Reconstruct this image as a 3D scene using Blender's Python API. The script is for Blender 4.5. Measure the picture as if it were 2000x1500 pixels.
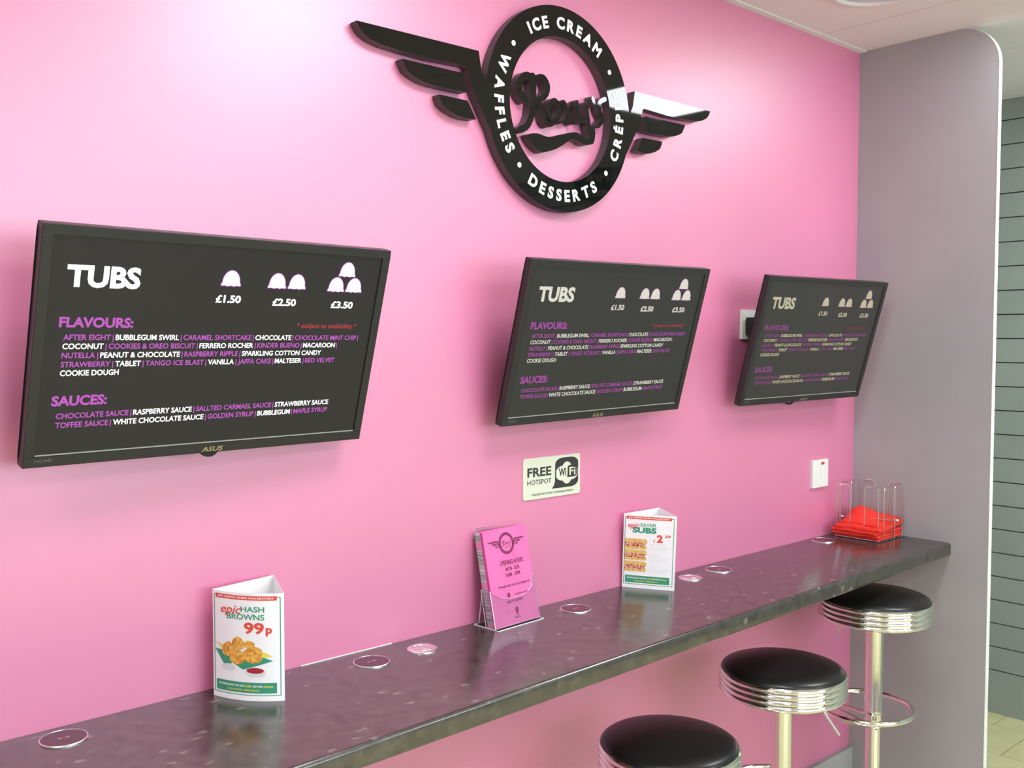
import bpy, bmesh, math, random
from mathutils import Matrix, Vector
random.seed(7)
PI = math.pi
for o in list(bpy.data.objects):
    bpy.data.objects.remove(o)
S = bpy.context.scene
COL = S.collection

# ---------------------------------------------------------------- camera, world, light, exposure
cd = bpy.data.cameras.new('camera'); cam = bpy.data.objects.new('camera', cd); COL.objects.link(cam)
cd.sensor_fit = 'HORIZONTAL'; cd.sensor_width = 36.0; cd.lens = 34.631; cd.clip_start = 0.02; cd.clip_end = 60
R3 = Matrix(((0.7408274, 0.0297306, -0.6710371), (-0.671695, 0.0339629, -0.7400489), (0.0007883, 0.9989808, 0.0451305)))
cam.matrix_world = Matrix.Translation((-3.1482, -1.7171, 1.5512)) @ R3.to_4x4()
S.camera = cam
w = bpy.data.worlds.new('world'); S.world = w; w.use_nodes = True
w.node_tree.nodes['Background'].inputs[0].default_value = (0.75, 0.87, 1.0, 1)
w.node_tree.nodes['Background'].inputs[1].default_value = 9.5
S.view_settings.view_transform = 'Standard'
try: S.view_settings.look = 'None'
except Exception: pass
S.view_settings.gamma = 1.0
S.view_settings.use_curve_mapping = False
S.view_settings.exposure = -0.84
PANEL_E = 34.0          # radiance of the ceiling light panels
DAY_W = 60.0            # daylight coming in through the shop window

H = 2.5244              # ceiling
ZC = 0.90               # counter top
XL, XR, YF = -5.6, 1.05, -4.6

def area(name, loc, rot, sx, sy, power, col):
    l = bpy.data.lights.new(name, 'AREA'); l.shape = 'RECTANGLE'; l.size = sx; l.size_y = sy; l.energy = power; l.color = col
    o = bpy.data.objects.new(name, l); o.location = loc; o.rotation_euler = rot; COL.objects.link(o); return o
area('daylight', (-1.5, YF - 0.25, 1.72), (PI/2, 0, 0), 3.9, 1.3, DAY_W, (0.90, 0.96, 1.0))

# ---------------------------------------------------------------- materials
MATS = {}
def mat(name, col, rough=0.5, metal=0.0, spec=0.5, emit=None, es=0.0, trans=0.0, ior=1.45, coat=0.0):
    if name in MATS: return MATS[name]
    m = bpy.data.materials.new(name); m.use_nodes = True
    b = m.node_tree.nodes['Principled BSDF']
    b.inputs['Base Color'].default_value = (*col, 1); b.inputs['Roughness'].default_value = rough
    b.inputs['Metallic'].default_value = metal; b.inputs['Specular IOR Level'].default_value = spec
    b.inputs['IOR'].default_value = ior; b.inputs['Transmission Weight'].default_value = trans
    b.inputs['Coat Weight'].default_value = coat
    if emit: b.inputs['Emission Color'].default_value = (*emit, 1); b.inputs['Emission Strength'].default_value = es
    MATS[name] = m; return m
def nodes(m): return m.node_tree.nodes, m.node_tree.links, m.node_tree.nodes['Principled BSDF']
def add_bump(m, scale, strength, dist=0.001, stretch=(1, 1, 1), detail=3):
    n, l, b = nodes(m)
    tc = n.new('ShaderNodeTexCoord'); mp = n.new('ShaderNodeMapping'); mp.inputs['Scale'].default_value = stretch
    t = n.new('ShaderNodeTexNoise'); t.inputs['Scale'].default_value = scale; t.inputs['Detail'].default_value = detail
    bp = n.new('ShaderNodeBump'); bp.inputs['Strength'].default_value = strength; bp.inputs['Distance'].default_value = dist
    l.new(tc.outputs['Object'], mp.inputs['Vector']); l.new(mp.outputs[0], t.inputs['Vector'])
    l.new(t.outputs[0], bp.inputs['Height']); l.new(bp.outputs[0], b.inputs['Normal'])
def add_mottle(m, c1, c2, scale, lo=0.35, hi=0.65, detail=4, stretch=(1, 1, 1)):
    n, l, b = nodes(m)
    tc = n.new('ShaderNodeTexCoord'); mp = n.new('ShaderNodeMapping'); mp.inputs['Scale'].default_value = stretch
    t = n.new('ShaderNodeTexNoise'); t.inputs['Scale'].default_value = scale; t.inputs['Detail'].default_value = detail
    r = n.new('ShaderNodeValToRGB'); r.color_ramp.elements[0].position = lo; r.color_ramp.elements[1].position = hi
    r.color_ramp.elements[0].color = (*c1, 1); r.color_ramp.elements[1].color = (*c2, 1)
    l.new(tc.outputs['Object'], mp.inputs['Vector']); l.new(mp.outputs[0], t.inputs['Vector'])
    l.new(t.outputs[0], r.inputs[0]); l.new(r.outputs[0], b.inputs['Base Color'])
    return r

M_pink = mat('pink_wall', (0.80, 0.24, 0.42), 0.42, spec=1.0, coat=1.0); nodes(M_pink)[2].inputs['Coat Roughness'].default_value = 0.46; nodes(M_pink)[2].inputs['Coat IOR'].default_value = 1.9; add_bump(M_pink, 60, 0.12, 0.0008, (0.15, 1, 1)); add_mottle(M_pink, (0.68, 0.168, 0.328), (0.70, 0.180, 0.345), 2.0)
M_grey = mat('grey_panel', (0.40, 0.375, 0.40), 0.42); add_bump(M_grey, 300, 0.08, 0.0004); add_mottle(M_grey, (0.37, 0.365, 0.38), (0.40, 0.39, 0.405), 3.0)
M_slat = mat('slat_grey', (0.20, 0.215, 0.20), 0.5); add_mottle(M_slat, (0.27, 0.31, 0.275), (0.30, 0.34, 0.30), 4)
M_groove = mat('slat_groove', (0.05, 0.055, 0.06), 0.6)
M_white = mat('white_plastic', (0.80, 0.80, 0.78), 0.35)
M_trim = mat('white_edging', (0.85, 0.87, 0.84), 0.35)
M_ceil = mat('ceiling_tile', (0.80, 0.77, 0.77), 0.85); add_bump(M_ceil, 250, 0.15, 0.0006)
M_ceilgap = mat('ceiling_gap', (0.42, 0.38, 0.37), 0.9)
M_plaster = mat('pale_plaster', (0.50, 0.49, 0.50), 0.8); add_bump(M_plaster, 80, 0.1)
M_tile = mat('cream_tile', (0.70, 0.65, 0.46), 0.35); add_mottle(M_tile, (0.60, 0.58, 0.30), (0.66, 0.64, 0.35), 9)
M_grout = mat('grout', (0.28, 0.24, 0.17), 0.9)
M_skirt = mat('grey_skirting', (0.26, 0.255, 0.25), 0.5); add_mottle(M_skirt, (0.36, 0.355, 0.35), (0.40, 0.39, 0.38), 5)
M_black = mat('gloss_black_acrylic', (0.004, 0.0035, 0.0035), 0.03, spec=0.5)
M_blackside = mat('cut_black_edge', (0.060, 0.047, 0.052), 0.45)
M_bezel = mat('black_bezel', (0.022, 0.020, 0.020), 0.38); add_bump(M_bezel, 900, 0.06, 0.0002)
M_shell = mat('black_shell', (0.015, 0.014, 0.014), 0.5)
M_dark = mat('dark_metal', (0.03, 0.03, 0.03), 0.4, 0.5)
M_chrome = mat('chrome', (0.86, 0.85, 0.82), 0.06, 1.0)
M_wire = mat('chrome_wire', (0.80, 0.79, 0.78), 0.10, 1.0)
M_silver = mat('satin_silver', (0.78, 0.76, 0.76), 0.28, 1.0)
M_vinyl = mat('black_vinyl', (0.010, 0.010, 0.009), 0.30, spec=0.5); add_bump(M_vinyl, 500, 0.05, 0.0003)
M_pad = mat('charger_pad', (0.055, 0.012, 0.022), 0.12)  # black pad; the pink wall's reflection is tinted into the base colour
M_paper = mat('white_card', (0.94, 0.94, 0.94), 0.35, spec=0.4)
M_green = mat('print_green', (0.05, 0.33, 0.19), 0.4)
M_red = mat('print_red', (0.78, 0.09, 0.06), 0.4)
M_yel = mat('print_yellow', (0.85, 0.72, 0.10), 0.4)
M_wprint = mat('print_white', (0.87, 0.87, 0.87), 0.4)
M_gprint = mat('print_grey', (0.55, 0.58, 0.56), 0.5)
M_sign = mat('cream_sign', (0.66, 0.67, 0.53), 0.4)
M_signblk = mat('sign_black', (0.035, 0.03, 0.03), 0.45)
M_let = mat('white_letter', (0.9, 0.9, 0.9), 0.35)
M_napkin = mat('red_paper', (0.80, 0.045, 0.03), 0.85, spec=0.2); add_bump(M_napkin, 400, 0.25, 0.0006)
M_leafpink = mat('pink_paper', (0.78, 0.12, 0.38), 0.4); add_mottle(M_leafpink, (0.70, 0.14, 0.38), (0.73, 0.165, 0.41), 30)
M_leafmag = mat('magenta_paper', (0.70, 0.03, 0.34), 0.4)
M_leafink = mat('maroon_ink', (0.22, 0.02, 0.09), 0.5)
M_acryl = mat('clear_acrylic', (1, 1, 1), 0.03, spec=0.8)
n, l, b = nodes(M_acryl); tr = n.new('ShaderNodeBsdfTransparent'); tr.inputs[0].default_value = (0.97, 0.97, 0.98, 1); gl = n.new('ShaderNodeBsdfGlossy'); gl.inputs['Roughness'].default_value = 0.05
ms = n.new('ShaderNodeMixShader')
ms.inputs[0].default_value = 0.07; l.new(tr.outputs[0], ms.inputs[1]); l.new(gl.outputs[0], ms.inputs[2]); l.new(ms.outputs[0], n['Material Output'].inputs['Surface'])
M_acedge = mat('edge_highlight', (0.85, 0.88, 0.88), 0.25, spec=0.8)  # bright highlights on the clear acrylic's cut edges, painted as opaque near-white
M_glass = mat('window_glass', (1, 1, 1), 0.0, trans=1.0, ior=1.45)
M_hash = mat('hash_brown', (0.80, 0.36, 0.05), 0.5); add_mottle(M_hash, (0.62, 0.20, 0.02), (0.90, 0.52, 0.10), 160, 0.35, 0.6, 6)
M_bun = mat('bun', (0.80, 0.52, 0.14), 0.5); add_mottle(M_bun, (0.72, 0.42, 0.08), (0.85, 0.62, 0.22), 120)
M_fill = mat('sub_filling', (0.6, 0.1, 0.05), 0.5); add_mottle(M_fill, (0.45, 0.05, 0.03), (0.85, 0.60, 0.40), 260, 0.42, 0.58, 6)
M_sauce = mat('sauce_red', (0.42, 0.03, 0.04), 0.4)
M_dish = mat('dish_white', (0.74, 0.76, 0.76), 0.4)
M_wood = mat('pine_batten', (0.62, 0.48, 0.25), 0.6)
M_neon = mat('neon_window', (0.55, 0.04, 0.02), 0.3)
M_plate = mat('plate_white', (0.78, 0.78, 0.74), 0.3)
M_exit = mat('exit_green', (0.02, 0.16, 0.07), 0.4)
M_brass = mat('badge_gold', (0.45, 0.38, 0.24), 0.35, 0.6)
M_steelline = mat('grey_line', (0.33, 0.34, 0.30), 0.4)
M_light = mat('light_panel', (0.9, 0.9, 0.9), 0.5, emit=(0.93, 0.97, 1.0), es=PANEL_E)

# counter laminate: brown-black with pale flecks
M_cnt = mat('speckled_laminate', (0.05, 0.042, 0.04), 0.2, spec=1.0, ior=1.6)
n, l, b = nodes(M_cnt)
tc = n.new('ShaderNodeTexCoord'); nz = n.new('ShaderNodeTexNoise'); nz.inputs['Scale'].default_value = 38; nz.inputs['Detail'].default_value = 5
r1 = n.new('ShaderNodeValToRGB'); r1.color_ramp.elements[0].position = 0.35; r1.color_ramp.elements[0].color = (0.024, 0.019, 0.018, 1)
r1.color_ramp.elements[1].position = 0.68; r1.color_ramp.elements[1].color = (0.065, 0.055, 0.048, 1)
vo = n.new('ShaderNodeTexVoronoi'); vo.inputs['Scale'].default_value = 34; vo.inputs['Randomness'].default_value = 1.0
mpv = n.new('ShaderNodeMapping'); mpv.inputs['Scale'].default_value = (0.8, 1.5, 1); mpv.inputs['Rotation'].default_value = (0, 0, 0.5)
r2 = n.new('ShaderNodeValToRGB'); r2.color_ramp.elements[0].position = 0.16; r2.color_ramp.elements[0].color = (1, 1, 1, 1)
r2.color_ramp.elements[1].position = 0.36; r2.color_ramp.elements[1].color = (0, 0, 0, 1)
vm = n.new('ShaderNodeMath'); vm.operation = 'MULTIPLY'; sep = n.new('ShaderNodeSeparateColor')
gt = n.new('ShaderNodeMath'); gt.operation = 'GREATER_THAN'; gt.inputs[1].default_value = 0.86
mx = n.new('ShaderNodeMix'); mx.data_type = 'RGBA'; mx.inputs[7].default_value = (0.15, 0.13, 0.115, 1)
l.new(tc.outputs['Object'], nz.inputs['Vector']); dn = n.new('ShaderNodeTexNoise'); dn.inputs['Scale'].default_value = 90; dv = n.new('ShaderNodeVectorMath'); dv.operation = 'MULTIPLY_ADD'; dv.inputs[1].default_value = (0.016, 0.016, 0.016)
l.new(tc.outputs['Object'], dn.inputs['Vector']); l.new(dn.outputs['Color'], dv.inputs[0]); l.new(tc.outputs['Object'], dv.inputs[2]); l.new(dv.outputs[0], mpv.inputs['Vector']); l.new(mpv.outputs[0], vo.inputs['Vector'])
l.new(nz.outputs[0], r1.inputs[0]); l.new(vo.outputs['Distance'], r2.inputs[0]); l.new(vo.outputs['Color'], sep.inputs[0]); l.new(sep.outputs[0], gt.inputs[0])
l.new(r2.outputs[0], vm.inputs[0]); l.new(gt.outputs[0], vm.inputs[1]); l.new(vm.outputs[0], mx.inputs[0]); l.new(r1.outputs[0], mx.inputs[6]); l.new(mx.outputs[2], b.inputs['Base Color'])

# leaflet edges: pale glittery grey bands on pink
M_leafedge = mat('leaflet_edges', (0.6, 0.6, 0.6), 0.6)
n, l, b = nodes(M_leafedge)
tc = n.new('ShaderNodeTexCoord'); nz = n.new('ShaderNodeTexNoise'); nz.inputs['Scale'].default_value = 420; nz.inputs['Detail'].default_value = 4
r1 = n.new('ShaderNodeValToRGB'); r1.color_ramp.elements[0].position = 0.4; r1.color_ramp.elements[0].color = (0.20, 0.20, 0.20, 1)
r1.color_ramp.elements[1].position = 0.62; r1.color_ramp.elements[1].color = (0.75, 0.75, 0.72, 1)
sx = n.new('ShaderNodeSeparateXYZ'); wv = n.new('ShaderNodeMath'); wv.operation = 'PINGPONG'; wv.inputs[1].default_value = 0.045
lt = n.new('ShaderNodeMath'); lt.operation = 'LESS_THAN'; lt.inputs[1].default_value = 0.007
mx = n.new('ShaderNodeMix'); mx.data_type = 'RGBA'; mx.inputs[7].default_value = (0.86, 0.30, 0.52, 1)
l.new(tc.outputs['Object'], nz.inputs['Vector']); l.new(tc.outputs['Object'], sx.inputs[0]); l.new(sx.outputs[2], wv.inputs[0]); l.new(wv.outputs[0], lt.inputs[0])
l.new(nz.outputs[0], r1.inputs[0]); l.new(lt.outputs[0], mx.inputs[0]); l.new(r1.outputs[0], mx.inputs[6]); l.new(mx.outputs[2], b.inputs['Base Color'])

# ---------------------------------------------------------------- mesh helpers
def mesh(bm, name, smooth=False, bevel=0.0, segs=2):
    if bevel: 
        es = [e for e in bm.edges if len(e.link_faces) == 2 and e.calc_face_angle(0) > 0.6]
        bmesh.ops.bevel(bm, geom=es, offset=bevel, segments=segs, affect='EDGES', profile=0.5, clamp_overlap=True)
    bmesh.ops.recalc_face_normals(bm, faces=bm.faces)
    me = bpy.data.meshes.new(name); bm.to_mesh(me); bm.free()
    if smooth:
        me.polygons.foreach_set('use_smooth', [True]*len(me.polygons))
        try: me.set_sharp_from_angle(angle=0.65)
        except Exception: pass
    return me
def obj(name, bm, m, parent=None, smooth=False, bevel=0.0, kind=None, segs=2):
    me = bm if isinstance(bm, bpy.types.Mesh) else mesh(bm, name, smooth, bevel, segs)
    if m is not None:
        me.materials.clear()
        for q in (m if isinstance(m, (list, tuple)) else [m]): me.materials.append(q)
    o = bpy.data.objects.new(name, me); COL.objects.link(o)
    if parent: o.parent = parent
    if kind: o['kind'] = kind
    return o
def thing(name, label, cat, loc=(0, 0, 0), rot=(0, 0, 0), group=None):
    o = bpy.data.objects.new(name, None); COL.objects.link(o); o.empty_display_size = 0.05
    o.location = loc; o.rotation_euler = rot; o['label'] = label; o['category'] = cat
    if group: o['group'] = group
    return o
def tag(o, label, cat, group=None):
    o['label'] = label; o['category'] = cat
    if group: o['group'] = group
    return o
def struct(o, label=None):
    o['kind'] = 'structure'
    if label: o['label'] = label
    return o
def dup(root, label, loc=None, rot=None):
    r = root.copy(); COL.objects.link(r); r['label'] = label
    if loc is not None: r.location = loc
    if rot is not None: r.rotation_euler = rot
    for ch in list(root.children):
        c = ch.copy(); COL.objects.link(c); c.parent = r
        for g in list(ch.children):
            d = g.copy(); COL.objects.link(d); d.parent = c
    return r
def box(bm, x0, x1, y0, y1, z0, z1):
    v = [bm.verts.new((x, y, z)) for x in (x0, x1) for y in (y0, y1) for z in (z0, z1)]
    for f in ((0, 1, 3, 2), (4, 6, 7, 5), (0, 4, 5, 1), (2, 3, 7, 6), (0, 2, 6, 4), (1, 5, 7, 3)):
        bm.faces.new([v[i] for i in f])
def B(*a):
    bm = bmesh.new(); box(bm, *a); return bm
def prism(bm, pts, y0, y1, f=lambda x, y, z: (x, y, z), caps=True, hole=None):
    """polygon in XZ pushed from y0 (front) to y1"""
    a = [bm.verts.new(f(p[0], y0, p[1])) for p in pts]; c = [bm.verts.new(f(p[0], y1, p[1])) for p in pts]
    n_ = len(pts)
    if caps: bm.faces.new(a); bm.faces.new(list(reversed(c)))
    for i in range(n_): bm.faces.new((a[i], c[i], c[(i+1) % n_], a[(i+1) % n_]))
def lathe(bm, prof, segs=48, cx=0, cy=0, cz=0, axis='Z'):
    rings = []
    for r, z in prof:
        if r < 1e-6: rings.append([bm.verts.new((cx, cy, cz+z) if axis == 'Z' else (cx, cy+z, cz))]); continue
        ring = []
        for i in range(segs):
            a = 2*PI*i/segs
            ring.append(bm.verts.new((cx+r*math.cos(a), cy+r*math.sin(a), cz+z) if axis == 'Z' else (cx+r*math.cos(a), cy+z, cz+r*math.sin(a))))
        rings.append(ring)
    for A, C in zip(rings, rings[1:]):
        for i in range(segs):
            j = (i+1) % segs
            if len(A) == 1 and len(C) == 1: continue
            if len(A) == 1: bm.faces.new((A[0], C[i], C[j]))
            elif len(C) == 1: bm.faces.new((A[i], C[0], A[j]))
            else: bm.faces.new((A[i], C[i], C[j], A[j]))
def tube(bm, pts, r, segs=10, closed=False):
    P = [Vector(p) for p in pts]; n_ = len(P); rings = []; up = None
    for i in range(n_):
        if closed: t = (P[(i+1) % n_]-P[i-1])
        else: t = P[min(i+1, n_-1)]-P[max(i-1, 0)]
        t.normalize()
        if up is None: up = Vector((0, 0, 1)) if abs(t.z) < 0.9 else Vector((1, 0, 0))
        s = t.cross(up); s.normalize(); up = s.cross(t)
        rr = r[i] if isinstance(r, (list, tuple)) else r
        rings.append([bm.verts.new(P[i]+rr*(math.cos(2*PI*k/segs)*s+math.sin(2*PI*k/segs)*up)) for k in range(segs)])
    m_ = n_ if closed else n_-1
    for i in range(m_):
        A, C = rings[i], rings[(i+1) % n_]
        for k in range(segs): bm.faces.new((A[k], A[(k+1) % segs], C[(k+1) % segs], C[k]))
    if not closed: bm.faces.new(list(reversed(rings[0]))); bm.faces.new(rings[-1])
def smooth_path(pts, k=6, closed=False):
    out = []; n_ = len(pts)
    g = (lambda i: Vector(pts[i % n_])) if closed else (lambda i: Vector(pts[max(0, min(n_-1, i))]))
    for i in range(n_ if closed else n_-1):
        p0, p1, p2, p3 = g(i-1), g(i), g(i+1), g(i+2)
        for j in range(k):
            t = j/k
            out.append(0.5*((2*p1)+(-p0+p2)*t+(2*p0-5*p1+4*p2-p3)*t*t+(-p0+3*p1-3*p2+p3)*t**3))
    if not closed: out.append(Vector(pts[-1]))
    return out
def stroke(bm, pts, w, y0, y1, closed=False, f=lambda x, y, z: (x, y, z)):
    P = smooth_path([(p[0], p[1], 0) for p in pts], 6, closed)
    ws = w if isinstance(w, (list, tuple)) else [w, w]
    L, Rr = [], []; n_ = len(P)
    for i, p in enumerate(P):
        t = (P[(i+1) % n_]-P[i-1]) if closed else (P[min(i+1, n_-1)]-P[max(0, i-1)])
        t.normalize(); nn = Vector((-t.y, t.x, 0)); u = i/(n_-1)
        h = 0.5*(ws[0]*(1-u)+ws[1]*u)
        L.append(p+nn*h); Rr.append(p-nn*h)
    if closed:
        a = [bm.verts.new(f(p.x, y0, p.y)) for p in L]; b_ = [bm.verts.new(f(p.x, y0, p.y)) for p in Rr]
        c = [bm.verts.new(f(p.x, y1, p.y)) for p in L]; d = [bm.verts.new(f(p.x, y1, p.y)) for p in Rr]
        for i in range(n_):
            j = (i+1) % n_
            bm.faces.new((a[i], a[j], b_[j], b_[i])); bm.faces.new((c[i], d[i], d[j], c[j]))
            bm.faces.new((a[i], c[i], c[j], a[j])); bm.faces.new((b_[i], b_[j], d[j], d[i]))
    else:
        t0 = (P[0]-P[1]).normalized(); t1 = (P[-1]-P[-2]).normalized()
        def cap(c_, t, h):
            nn = Vector((-t.y, t.x, 0)); return [c_+h*(math.cos(a)*nn+math.sin(a)*t) for a in (PI*0.2, PI*0.4, PI*0.6, PI*0.8)]
        # strip quads avoid folded n-gons
        a = [bm.verts.new(f(p.x, y0, p.y)) for p in L]; b_ = [bm.verts.new(f(p.x, y0, p.y)) for p in Rr]
        c = [bm.verts.new(f(p.x, y1, p.y)) for p in L]; d = [bm.verts.new(f(p.x, y1, p.y)) for p in Rr]
        for i in range(n_-1):
            j = i+1
            bm.faces.new((a[i], a[j], b_[j], b_[i])); bm.faces.new((c[i], d[i], d[j], c[j]))
            bm.faces.new((a[i], c[i], c[j], a[j])); bm.faces.new((b_[i], b_[j], d[j], d[i]))
        for (ea, eb, ec, ed, ctr, t, h) in ((a[0], b_[0], c[0], d[0], P[0], t0, ws[0]/2), (a[-1], b_[-1], c[-1], d[-1], P[-1], t1, ws[1]/2)):
            pts_ = cap(ctr, t, h)
            if (pts_[0]-Vector((L[0] if ctr is P[0] else L[-1]))).length > (pts_[-1]-Vector((L[0] if ctr is P[0] else L[-1]))).length: pts_.reverse()
            fr = [bm.verts.new(f(p.x, y0, p.y)) for p in pts_]; bk = [bm.verts.new(f(p.x, y1, p.y)) for p in pts_]
            bm.faces.new([ea]+fr+[eb]); bm.faces.new([ec]+bk+[ed])
            F_ = [ea]+fr+[eb]; K_ = [ec]+bk+[ed]
            for i in range(len(F_)-1): bm.faces.new((F_[i], K_[i], K_[i+1], F_[i+1]))

# ---- lettering: glyph outlines from the built-in font, normalised to cap height 1
_tc = {}
def glyphs(body, bold=0.0, shear=0.0):
    key = (body, bold, shear)
    if key in _tc: return _tc[key]
    cu = bpy.data.curves.new('t', 'FONT'); cu.body = body; cu.size = 1.0; cu.offset = bold; cu.shear = shear; cu.resolution_u = 3; cu.fill_mode = 'FRONT'
    o = bpy.data.objects.new('t', cu); me = bpy.data.meshes.new_from_object(o)
    vs = [(v.co.x, v.co.y) for v in me.vertices]; fs = [tuple(p.vertices) for p in me.polygons]
    bpy.data.objects.remove(o); bpy.data.curves.remove(cu); bpy.data.meshes.remove(me)
    _tc[key] = (vs, fs); return _tc[key]
def cap_h(bold):
    vs, _ = glyphs('H', bold); ys = [v[1] for v in vs]; return min(ys), max(ys)
def put_text(bm, body, bold, f, shear=0.0):
    """f maps (x,y) in cap-height-normalised text space (x from 0..width) to xyz; returns width"""
    lo, hi = cap_h(bold); vs, fs = glyphs(body, bold, shear)
    if not vs: return 0
    s = 1/(hi-lo); x0 = min(v[0] for v in vs)
    V = [bm.verts.new(f((v[0]-x0)*s, (v[1]-lo)*s)) for v in vs]
    for q in fs:
        try: bm.faces.new([V[i] for i in q])
        except ValueError: pass
    return (max(v[0] for v in vs)-x0)*s
def text_w(body, bold):
    lo, hi = cap_h(bold); vs, _ = glyphs(body, bold); return (max(v[0] for v in vs)-min(v[0] for v in vs))/(hi-lo)
def line_text(bms, segs, x0, x1, z0, cap, f, bold=0.03, gap=0.42, shear=0.0):
    """segs: list of (text, key); lettering fitted between x0 and x1 on base line z0; f(x,z)->xyz"""
    ws = [text_w(t, bold) for t, _ in segs]; tot = sum(ws)+gap*(len(segs)-1); k = (x1-x0)/tot; x = 0
    for (t, key), w_ in zip(segs, ws):
        put_text(bms[key], t, bold, lambda a, b_, X=x: f(x0+(X+a)*k, z0+b_*cap), shear); x += w_+gap

# ================================================================ SETTING
struct(obj('wall_back', B(XL, 0.01, 0, 0.12, 0, H+0.02), M_pink), 'glossy bubblegum pink wall behind the counter')
struct(obj('wall_rear', B(0.01, XR+0.15, 0, 0.12, 0, H+0.02), M_grey), 'grey wall behind the end partition')
# grey end partition with rounded top outer corner
def panel_outline(o=0.0):
    r = 0.125; y1 = -0.458-o; zt = H-0.0005+o; pts = [(0.0, 0.0), (y1, 0.0), (y1, zt-r)]
    for i in range(1, 13):
        a = PI+i/12*(-PI/2); pts.append((y1+r+r*math.cos(a), zt-r+r*math.sin(a)))
    pts.append((0.0, zt)); return pts
bm = bmesh.new(); prism(bm, panel_outline(), 0.0, 0.020, lambda a, x, z: (x, a, z))
wall_end = struct(obj('wall_end', bm, M_grey), 'mauve grey end partition with a rounded top corner')
bm = bmesh.new(); pts = panel_outline()[1:-1]; Q = panel_outline(0.0012)[1:-1]
for (a0, z0), (a1, z1), (b0, y0_), (b1, y1_) in zip(pts, pts[1:], Q, Q[1:]):
    v = [bm.verts.new(p) for p in ((-0.0008, a0, z0), (-0.0008, a1, z1), (-0.0008, b1, min(y1_, H-0.0004)), (-0.0008, b0, min(y0_, H-0.0004)))]
    u = [bm.verts.new((0.0208, q.co.y, q.co.z)) for q in v]
    bm.faces.new(v); bm.faces.new(list(reversed(u)))
    for i in range(4): bm.faces.new((v[i], v[(i+1) % 4], u[(i+1) % 4], u[i]))
obj('edge_trim', bm, M_trim, wall_end)['label'] = 'white edging strip'
# slatted wall beyond the partition
wall_right = struct(obj('wall_right', B(XR+0.012, XR+0.14, YF, 0, 0, H+0.02), M_groove), 'grey slatted display wall beyond the partition')
zs = [0.0005, 0.178+0.0015]
sl = []
z = 0.0
edges_z = [0.0]+[0.178+0.0983*k for k in range(24)]+[H-0.001]
for a, b_ in zip(edges_z, edges_z[1:]):
    if b_-a < 0.02: continue
    bm = bmesh.new(); g = 0.0045 if a > 0 else 0.0; box(bm, XR, XR+0.012, YF+0.001, -0.0005, a+g, b_)
    obj('slat', bm, M_slat, wall_right, bevel=0.0012)
# other walls
wl = struct(obj('wall_left', B(XL-0.12, XL, YF, 0.12, 0, H+0.02), M_plaster), 'pale plaster wall')
bm = bmesh.new()
wx0, wx1, wz0, wz1 = -3.5, 0.5, 1.05, 2.40
box(bm, XL, wx0, YF-0.12, YF, 0, H+0.02); box(bm, wx1, XR+0.15, YF-0.12, YF, 0, H+0.02); box(bm, wx0, wx1, YF-0.12, YF, 0, wz0); box(bm, wx0, wx1, YF-0.12, YF, wz1, H+0.02)
struct(obj('wall_front', bm, M_plaster), 'pale plaster shopfront wall')
bm = bmesh.new(); t = 0.03
for x0, x1, z0, z1 in ((wx0, wx1, wz0, wz0+0.05), (wx0, wx1, wz1-0.05, wz1), (wx0, wx0+0.05, wz0+0.05, wz1-0.05), (wx1-0.05, wx1, wz0+0.05, wz1-0.05), (-2.20, -2.14, wz0+0.05, wz1-0.05), (-0.86, -0.80, wz0+0.05, wz1-0.05)):
    box(bm, x0, x1, YF-0.09, YF-0.03, z0, z1)
win = struct(obj('window_1', bm, M_white), 'white framed shop window')
# floor: cream tiles laid in a running bond
floor = struct(obj('floor', B(XL, XR+0.14, YF, 0, -0.06, -0.004), M_grout), 'cream tiled floor')
PX, PY = 0.285, 0.278
tm = mesh(B(0, PX-0.004, 0, PY-0.004, -0.004, 0), 'tile', bevel=0.0008, segs=1); tm.materials.append(M_tile)
far = bmesh.new()
row = 0; x = 0.92
while x > XL-PX:
    off = -0.127 if row % 2 == 0 else -0.266
    yy = off+PY
    while yy > YF:
        x0, x1, y0, y1 = max(x+0.002, XL), min(x+PX-0.002, XR-0.0005), max(yy-PY+0.002, YF), min(yy-0.002, -0.0005)
        if x1-x0 > 0.01 and y1-y0 > 0.01:
            if x > -1.2 and yy > -1.6: obj('tile', B(x0, x1, y0, y1, -0.004, 0), M_tile, floor, bevel=0.0008, segs=1)
            else: box(far, x0, x1, y0, y1, -0.004, 0)
        yy -= PY
    x -= PX; row += 1
obj('tile', far, M_tile, floor, kind='stuff')
# ceiling: 600 mm tiles
LP = [(cx, cy) for cx in (0.03, -1.77, -3.57) for cy in (-0.88, -2.68)]
ceiling = struct(obj('ceiling', B(XL, XR+0.14, YF, 0, H+0.016, H+0.08), M_ceilgap), 'suspended ceiling of pale tiles')
ix = 0
xs = [-0.27+0.6*k for k in range(-10, 4)]; ys = [-0.58-0.6*k for k in range(-1, 8)]
for xa in xs:
    for yb in ys:
        x0, x1, y0, y1 = max(xa, XL)+0.0018, min(xa+0.6, XR)-0.0018, max(yb-0.6, YF)+0.0018, min(yb, -0.024)-0.0018
        if x1-x0 < 0.03 or y1-y0 < 0.03: continue
        if any(abs((x0+x1)/2-cx) < 0.1 and abs((y0+y1)/2-cy) < 0.1 for cx, cy in LP): continue
        obj('ceiling_tile', B(x0, x1, y0, y1, H, H+0.016), M_ceil, ceiling, bevel=0.001, segs=1)
bm = bmesh.new(); box(bm, XL, -0.272, -0.024, -0.0003, H-0.004, H+0.015); box(bm, -0.270, XR, -0.024, -0.0003, H-0.004, H+0.015)
struct(obj('trim_1', bm, M_ceil, bevel=0.0008), 'pale wall angle where the ceiling meets the pink wall')
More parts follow.
